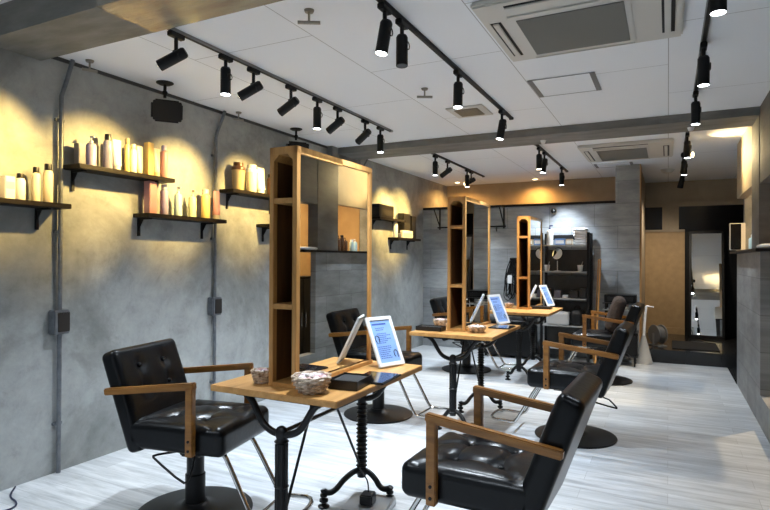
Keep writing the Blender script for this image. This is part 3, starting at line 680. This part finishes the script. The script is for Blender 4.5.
def tablet(x, y, rz, label):
    t = thing('tablet', label, 'tablet', (x, y, .766), rz)
    MB().box((-.09, -.12, 0), (.09, .12, .008), .003).build('case', BLK, t)
    MB().box((-.082, -.112, .008), (.082, .112, .0095)).build('screen', SCREEN_G, t, False)
tablet(-1.27, 2.43, rd(4), 'black glossy tablet lying behind the tray on the nearest table')
tablet(-1.27, 4.76, rd(0), 'black glossy tablet lying on the middle table')
WICK = noise_mat('wicker', [(.35, (.22, .13, .07)), (.6, (.72, .60, .48))], 40, (1, 1, 1), .6, .3)
CAND = [pm('candy_white', (.82, .76, .72)), pm('candy_pink', (.66, .42, .42)), pm('candy_lilac', (.55, .40, .46))]
def basket(x, y, r, h, label, n=22):
    t = thing('wicker_basket', label, 'basket', (x, y, .766))
    m_ = MB().lathe([(0, .002), (r*.62, .002), (r*.64, 0), (0, 0)], n=24)
    for k in range(9):
        f_ = k/8; rr = r*(.62+.38*math.sin(f_*PI/2)); z = .004+h*f_; amp = r*.075
        m_.tube([((rr+amp*math.cos(8*a*2*PI/48+k*PI))*math.cos(a*2*PI/48), (rr+amp*math.cos(8*a*2*PI/48+k*PI))*math.sin(a*2*PI/48), z) for a in range(48)], h*.075, 6, True)
    for k in range(16):
        a = 2*PI*k/16
        m_.tube([(r*(.62+.38*math.sin(q*PI/2))*math.cos(a), r*(.62+.38*math.sin(q*PI/2))*math.sin(a), .004+h*q) for q in (0, .25, .5, .75, 1)], .0022, 6)
    m_.build('basket_body', WICK, t)
    R_ = random.Random(int(x*1000))
    sets = [MB() for _ in CAND]
    for k in range(n*3):
        a = R_.uniform(0, 2*PI); q = r*.85*math.sqrt(R_.random()); z = h*.72+h*.35*(1-(q/r)**2)+R_.uniform(-.006, .006)
        sets[k % 3].sph((q*math.cos(a), q*math.sin(a), z), r*.16, (R_.uniform(.7, 1.3), R_.uniform(.7, 1.2), .7), 8)
    for m2, c_, nm in zip(sets, CAND, ('white_sweets', 'pink_sweets', 'lilac_sweets')):
        o = m2.build(nm, c_, t); o['kind'] = 'stuff'
basket(-1.39, 2.055, .080, .068, 'wicker basket of wrapped sweets in front of the nearest mirror unit')
basket(-1.70, 2.10, .045, .055, 'small wicker basket left of the nearest mirror unit')
basket(-1.36, 4.345, .068, .045, 'low wicker basket right of the middle mirror unit')
basket(-1.78, 4.62, .06, .05, 'wicker basket behind the black tray on the middle table')
basket(-1.70, 6.70, .05, .05, 'tiny wicker basket left of the farthest mirror unit')
# floor socket box under the nearest table
t = thing('floor_socket', 'silver floor socket box with a cable under the nearest table', 'socket', (-1.43, 2.66, 0), rd(10))
MB().box((-.12, -.12, 0), (.12, .12, .045), .006).build('socket_box', CHROME if False else mat('brushed_steel', (.42, .42, .42), .3, .8), t)
MB().box((-.035, -.05, .045), (.035, .03, .10), .006).build('plug', BLK2, t)
MB().tube([(0, 0, .10), (-.01, .02, .15), (-.05, .06, .17), (-.10, .10, .20)], .004, 8, smooth=2).build('cable', BLK, t)
tag(MB().tube([(-3.41, 1.98, .006), (-3.30, 1.88, .006), (-3.18, 1.86, .006), (-3.12, 1.80, .006), (-3.16, 1.72, .006), (-3.3, 1.66, .006), (-3.41, 1.6, .006)], .005, 8, smooth=2).build('power_cord', mat('blue_cord', (.01, .014, .05), .4)), 'dark blue cord curling on the floor at the left wall', 'cord')

# ------------------------------------------------------------------ back wall things
t = thing('storage_rack', 'black storage rack with pale shelf boards against the back wall', 'rack', (-1.235, 7.78, 0))
RW = .30
for sx in (-1, 1):
    for sy in (0, .32): MB().box((sx*RW-.018, sy-.018 if sy else 0, 0), (sx*RW+.018, sy+.018, 1.71), .003).build('post', BLK, t)
RK = [.17, .47, .83, 1.19, 1.545]
PALE = mat('pale_board', (.42, .43, .43), .35)
for z in RK: MB().box((-RW+.018, -.02, z-.014), (RW-.018, .33, z), .002).build('shelf_board', PALE, t)
DG = noise_mat('dark_rack_panel', [(.3, (.028, .026, .024)), (.7, (.05, .047, .043))], 6, (1, 1, 1), .5)
for z0, z1 in zip(RK, RK[1:]): MB().box((-RW+.018, .315, z0), (RW-.018, .33, z1-.06)).build('back_panel', DG, t)
MB().box((-RW, .32, 1.62), (RW, .335, 1.69)).build('top_rail', BLK, t)
TOW = noise_mat('white_towelling', [(.3, (.70, .71, .73)), (.7, (.82, .83, .85))], 20, (1, 1, 1), .9, .6, 60)
t = thing('towel_pile', 'pile of white towels on top of the storage rack at its right end', 'towels', (-1.04, 7.90, 1.546))
for k in range(6):
    tb = MB(); tb._add(cushion(.15+.02*(k > 2), .16, .038, [], .018, 0, .02, (), .004, 8), Matrix.Translation((random.uniform(-.008, .008), 0, .02+k*.036)) @ Matrix.Rotation(random.uniform(-.1, .1), 4, 'Z')); tb.build('towel', TOW, t)
bottle(-1.44, 7.86, 1.546, .042, .27, PW, pm('navy', (.05, .06, .16)), 'white bottle with a dark blue band on top of the storage rack', 'pump')
carton('tissue_box', (-1.375, 7.84, 1.546), (-1.24, 7.96, 1.63), pm('blue', (.14, .26, .50)), 'blue and white tissue box on top of the storage rack', 'box', fm=PW)
carton('product_box', (-1.228, 7.84, 1.546), (-1.145, 7.95, 1.625), pm('sand', (.55, .42, .28)), 'sand coloured box on top of the storage rack beside the towels', 'box', fm=PW)
t = thing('round_table_mirror', 'round mirror on a thin stand on the second shelf of the rack', 'mirror', (-1.34, 7.86, 1.191))
MB().lathe([(0, 0), (.05, 0), (.05, .006), (.006, .012), (.006, .14), (0, .14)]).build('stand', WHITE, t)
RM = Matrix.Translation((0, 0, .235)) @ Matrix.Rotation(rd(-25), 4, 'Z') @ Matrix.Rotation(rd(78), 4, 'X')
MB().lathe([(0, -.006), (.085, -.006), (.09, 0), (.085, .006), (.078, .004), (0, .004)], M=RM).build('rim', BLK, t)
MB().lathe([(0, .0045), (.077, .0045), (.077, .0055), (0, .0055)], M=RM).build('mirror_glass', MIRROR, t)
MB().prism([(math.cos(a*PI/12)*.078, math.sin(a*PI/12)*.078) for a in range(-9, 5)], .002, RM @ Matrix.Translation((0, 0, .006))).build('white_cover', WHITE, t)
def cup(x, y, z, label):
    t = thing('cup', label, 'cup', (x, y, z))
    MB().lathe([(0, 0), (.028, 0), (.038, .085), (.034, .085), (.026, .006), (0, .006)]).build('cup_body', WHITE, t)
    MB().tube([(.0, 0, .01), (.03, .0, .13)], .003, 6).build('brush_handle', WHITE, t)
cup(-1.045, 7.86, 1.191, 'white cup with a stick on the second rack shelf near the right post')
cup(-1.48, 7.88, 1.191, 'white cup on the second rack shelf near the left post')
for k, (x, w_, h, c_, lab) in enumerate([(-1.46, .1, .12, BLK2, 'black box at the left of the third rack shelf'), (-1.33, .08, .1, SLATE, 'dark grey box on the third rack shelf'), (-1.235, .07, .04, WHITE, 'small white box on the third rack shelf'),
                                 (-1.12, .1, .10, BLK2, 'black box right of the small white one on the third rack shelf'), (-1.01, .08, .13, BLK2, 'black box beside the right post on the third rack shelf')]):
    carton('storage_box', (x-w_/2, 7.82, .831), (x+w_/2, 7.98, .831+h), c_, lab, 'box', fm=c_)
t = thing('paper_bag', 'crumpled white and grey bag on the low rack shelf', 'bag', (-1.32, 7.86, .471))
tb = MB(); tb._add(cushion(.30, .22, .17, [(-.05, 0), (.07, .03)], .03, .03, .03, [(-.1, -.1, .1, .08)], .02, 12), Matrix.Translation((0, 0, .085))); tb.build('bag_body', mat('grey_white_paper', (.42, .43, .44), .7), t)
t = thing('backpack', 'black bag slumped on the low rack shelf beside the white bag', 'bag', (-1.08, 7.86, .471))
tb = MB(); tb._add(cushion(.18, .2, .2, [], .06, 0, .03, (), .02, 12), Matrix.Translation((0, 0, .10))); tb.build('bag_body', BLK, t)
MB().tube([(-.04, 0, .19), (-.03, 0, .26), (.03, 0, .26), (.04, 0, .19)], .008, 8, smooth=2).build('strap', BLK, t)
# leaning framed panel
t = thing('leaning_mirror', 'wood edged glass panel leaning beside the storage rack', 'mirror', (-.83, 7.64, 0), rd(9))
LM = Matrix.Rotation(rd(2.6), 4, 'Y')
MB().box((-.010, .0, 0), (.010, .022, 1.36), .002, LM).box((-.010, .40, 0), (.010, .418, 1.36), .002, LM).box((-.010, 0, 1.34), (.010, .418, 1.36), .002, LM).box((-.010, 0, 0), (.010, .418, .02), .002, LM).build('frame', OAKX, t)
MB().box((-.003, .022, .02), (.003, .40, 1.34), 0, LM).build('mirror_glass', MIRROR, t, False)
# equipment trolley at column
t = thing('equipment_trolley', 'black equipment trolley in front of the grey column', 'trolley', (-.545, 7.865, 0))
for sx in (-.17, .17):
    for sy in (-.12, .12): MB().cyl((sx, sy, .04), (sx, sy, .80), .012).build('post', BLK, t)
    for sy in (-.12, .12): MB().cyl((sx-.008, sy, .028), (sx+.008, sy, .028), .028).build('caster', BLK, t)
for z in (.12, .42, .70, .785): MB().box((-.21, -.14, z), (.21, .14, z+.015), .004).build('shelf_board', BLK2 if z != .70 else PALE, t)
MB().box((-.20, -.135, .135), (.20, .135, .40), .01).build('drawer_box', BLK, t)
carton('printer', (-.735, 7.74, .801), (-.36, 7.99, .90), BLK, 'flat black printer on top of the equipment trolley', 'printer', fm=BLK2)
carton('cash_box', (-.69, 7.77, .716), (-.45, 7.96, .765), pm('grey', (.32, .33, .34)), 'low grey box on the upper shelf of the equipment trolley', 'box', fm=PW)
# hanging cable tangle
t = thing('cable_tangle', 'tangle of black cables and a white plug hanging on the back wall', 'cables', (-1.95, 8.10, 1.36))
MB().box((-.10, .0, -.02), (.10, .048, .01), .003).cyl((-.07, -.06, 0), (-.07, .02, 0), .007).cyl((.07, -.06, 0), (.07, .02, 0), .007).build('hook_rail', BLK, t)
R_ = random.Random(5); cm = MB()
for k in range(30):
    x0 = R_.uniform(-.13, .13); w_ = R_.uniform(.02, .12); l_ = R_.uniform(.25, .62); y_ = R_.uniform(-.07, 0)
    cm.tube([(x0*.6, y_, -.0), (x0-w_*.5, y_, -l_*.4), (x0-w_*.5+R_.uniform(-.05, .02), y_-.01, -l_*.9), (x0, y_-.02, -l_), (x0+w_*.5, y_, -l_*.85), (x0+w_*.5, y_, -l_*.35), (x0*.6+.01, y_, -.0)], .006, 6, smooth=2)
cm.build('cables', BLK, t)
MB().box((-.11, -.10, -.36), (-.05, -.05, -.24), .008).build('white_adapter', WHITE, t)
# low black bench
t = thing('storage_bench', 'low black leather storage bench along the back wall', 'bench', (-1.98, 7.85, 0))
MB().box((-.34, -.2, .03), (.34, .2, .42), .01).build('bench_body', BLK, t)
tb = MB(); tb._add(cushion(.68, .42, .1, [], .03, 0, .03, (), .006, 10), Matrix.Translation((0, 0, .47))); tb.build('seat_pad', LEATHER, t)
for sx in (-.3, .3):
    for sy in (-.16, .16): MB().cyl((sx, sy, 0), (sx, sy, .03), .015).build('foot', BLK, t)
# wall mounted pipe rack
t = thing('wall_pipe_rack', 'black iron pipe rack mounted high on the back wall behind the middle mirror', 'rack', (-2.65, 8.15, 2.10))
for s in (-.50, .50):
    MB().box((s-.012, -.012, -.30), (s+.012, 0, .02), .002).box((s-.012, -.30, -.0), (s+.012, -.0, .016), .002).tube([(s, -.006, -.26), (s, -.26, .0)], .009, 8).build('bracket', BLK, t)
MB().cyl((-.53, -.28, .008), (.53, -.28, .008), .012).build('front_bar', BLK, t)
MB().cyl((-.53, -.02, -.27), (.53, -.02, -.27), .012).build('lower_bar', BLK, t)
MB().tube([(.40, -.02, -.27), (.40, -.05, -.31), (.40, -.03, -.34)], .008, 8).build('hook', BLK, t)
t = thing('security_camera', 'small round dome camera high on the back wall above the rack', 'camera', (-1.44, 8.15, 2.03))
MB().lathe([(0, -.0), (.05, 0), (.05, .02), (0, .02)], M=Matrix.Rotation(PI/2, 4, 'X')).build('mount', NICKEL, t)
MB().sph((0, -.025, 0), .036).build('dome', DGLASS, t)
# white stand and reel in the entrance
t = thing('cone_stand', 'pale grey stand with a conical base and a bent arm at the floor edge', 'stand', (-.285, 8.12, 0))
MB().lathe([(0, 0), (.115, 0), (.118, .008), (.105, .03), (.045, .27), (.022, .36), (0, .36)], n=36).build('conical_base', mat('pale_grey', (.40, .40, .39), .5), t)
MB().tube([(0, 0, .34), (.012, 0, .55), (.03, 0, .735), (.035, 0, .745), (.12, .0, .735)], .015, 12, smooth=1, rf=lambda f_: 1.25-.75*f_).build('bent_arm', WHITE, t)
t = thing('cable_reel', 'round grey double-flanged reel on the dark entrance step', 'reel', (-.125, 8.62, .171), rd(35)); t.scale = (.85, .85, .85)
RG = Matrix.Translation((0, 0, .185)) @ Matrix.Rotation(PI/2, 4, 'Y')
for z in (-.075, .055): MB().lathe([(0, z), (.15, z), (.155, z+.005), (.15, z+.02), (.11, z+.024), (0, z+.024)], n=40, M=RG).build('flange', mat('light_grey', (.18, .18, .175), .5), t)
MB().lathe([(0, -.06), (.12, -.06), (.13, 0), (.12, .06), (0, .06)], n=40, M=RG).build('drum', mat('mid_grey', (.10, .10, .10), .7), t)
MB().box((-.09, -.12, 0), (.09, .12, .015), .005).box((-.085, -.02, .015), (-.078, .02, .20)).box((.078, -.02, .015), (.085, .02, .20)).build('foot_frame', mat('light_grey2', (.30, .30, .29), .5), t)
tag(MB().box((.05, 8.40, .171), (.60, 9.2, .182), .004).build('door_mat', mat('black_mat', (.008, .008, .008), .95)), 'black door mat on the dark entrance step', 'mat')

# ------------------------------------------------------------------ partition ledge and things on it
t = thing('partition_ledge', 'dark ledge board on top of the grey tiled partition', 'ledge', (.67, 5.15, 1.42))
MB().box((-.07, 0, 0), (.16, 2.05, .024), .003).build('ledge_board', DARKW, t)
t = thing('monitor', 'black faced monitor with a pale edge on the partition ledge', 'monitor', (.70, 7.02, 1.445), rd(0))
MB().box((-.115, -.0, .01), (.03, .03, .30), .006).build('housing', OFFW, t)
MB().box((-.105, -.004, .018), (-.01, .0, .292), .001).build('screen', DGLASS, t, False)
MB().box((-.05, -.02, 0), (.03, .06, .012), .002).build('stand', OFFW, t)
gs = 'bottles on the partition ledge'
for y, r, h, b_, c_, k, lab in [(5.98, .03, .17, PC, PW, 'round', 'cream bottle nearest the pillar on the partition ledge'), (6.07, .028, .19, BRN, BRN, 'pump', 'brown pump bottle on the partition ledge'), (6.15, .03, .2, BRN, BLK2, 'round', 'brown bottle with black cap on the partition ledge'),
        (6.24, .028, .17, BRN, BRN, 'pump', 'short brown pump bottle on the partition ledge'), (6.40, .03, .15, AQUA, PW, 'round', 'aqua bottle on the partition ledge'), (6.49, .03, .16, AQUA, PW, 'pump', 'pale aqua pump bottle farthest on the partition ledge')]:
    bottle(.73, y, 1.445, r, h, b_, c_, lab, k, gs)
tw = MB(); tw._add(cushion(.12, .30, .03, [], .014, 0, .02, (), .006, 10), Matrix.Translation((.70, 5.32, 1.46))); tag(tw.build('folded_towel', TOW), 'folded white towel at the near end of the partition ledge', 'towel')

# dark cabinet in the side room, seen in the nearest mirror
t = thing('side_cabinet', 'dark cabinet in the side room behind the tiled partition, seen in the nearest mirror', 'cabinet', (1.30, 5.75, .002))
MB().box((-.25, -.40, .05), (.25, .40, 1.12), .008).box((-.23, -.38, 0), (.23, .38, .05)).build('cabinet_body', BLK, t)
for y in (-.385, .005): 
    dr = MB().box((-.262, y, .08), (-.25, y+.38, 1.09), .003).build('door', BLK2, t)
    MB().cyl((-.275, y+(.34 if y < -.1 else .04), .5), (-.275, y+(.34 if y < -.1 else .04), .68), .006).build('handle', CHROME, dr)
tw = MB(); tw._add(cushion(.3, .36, .16, [], .06, 0, .02, (), .02, 10), Matrix.Translation((1.25, 5.60, 1.205))); tag(tw.build('folded_towel', TOW), 'heap of white towels on the dark cabinet in the side room', 'towel')
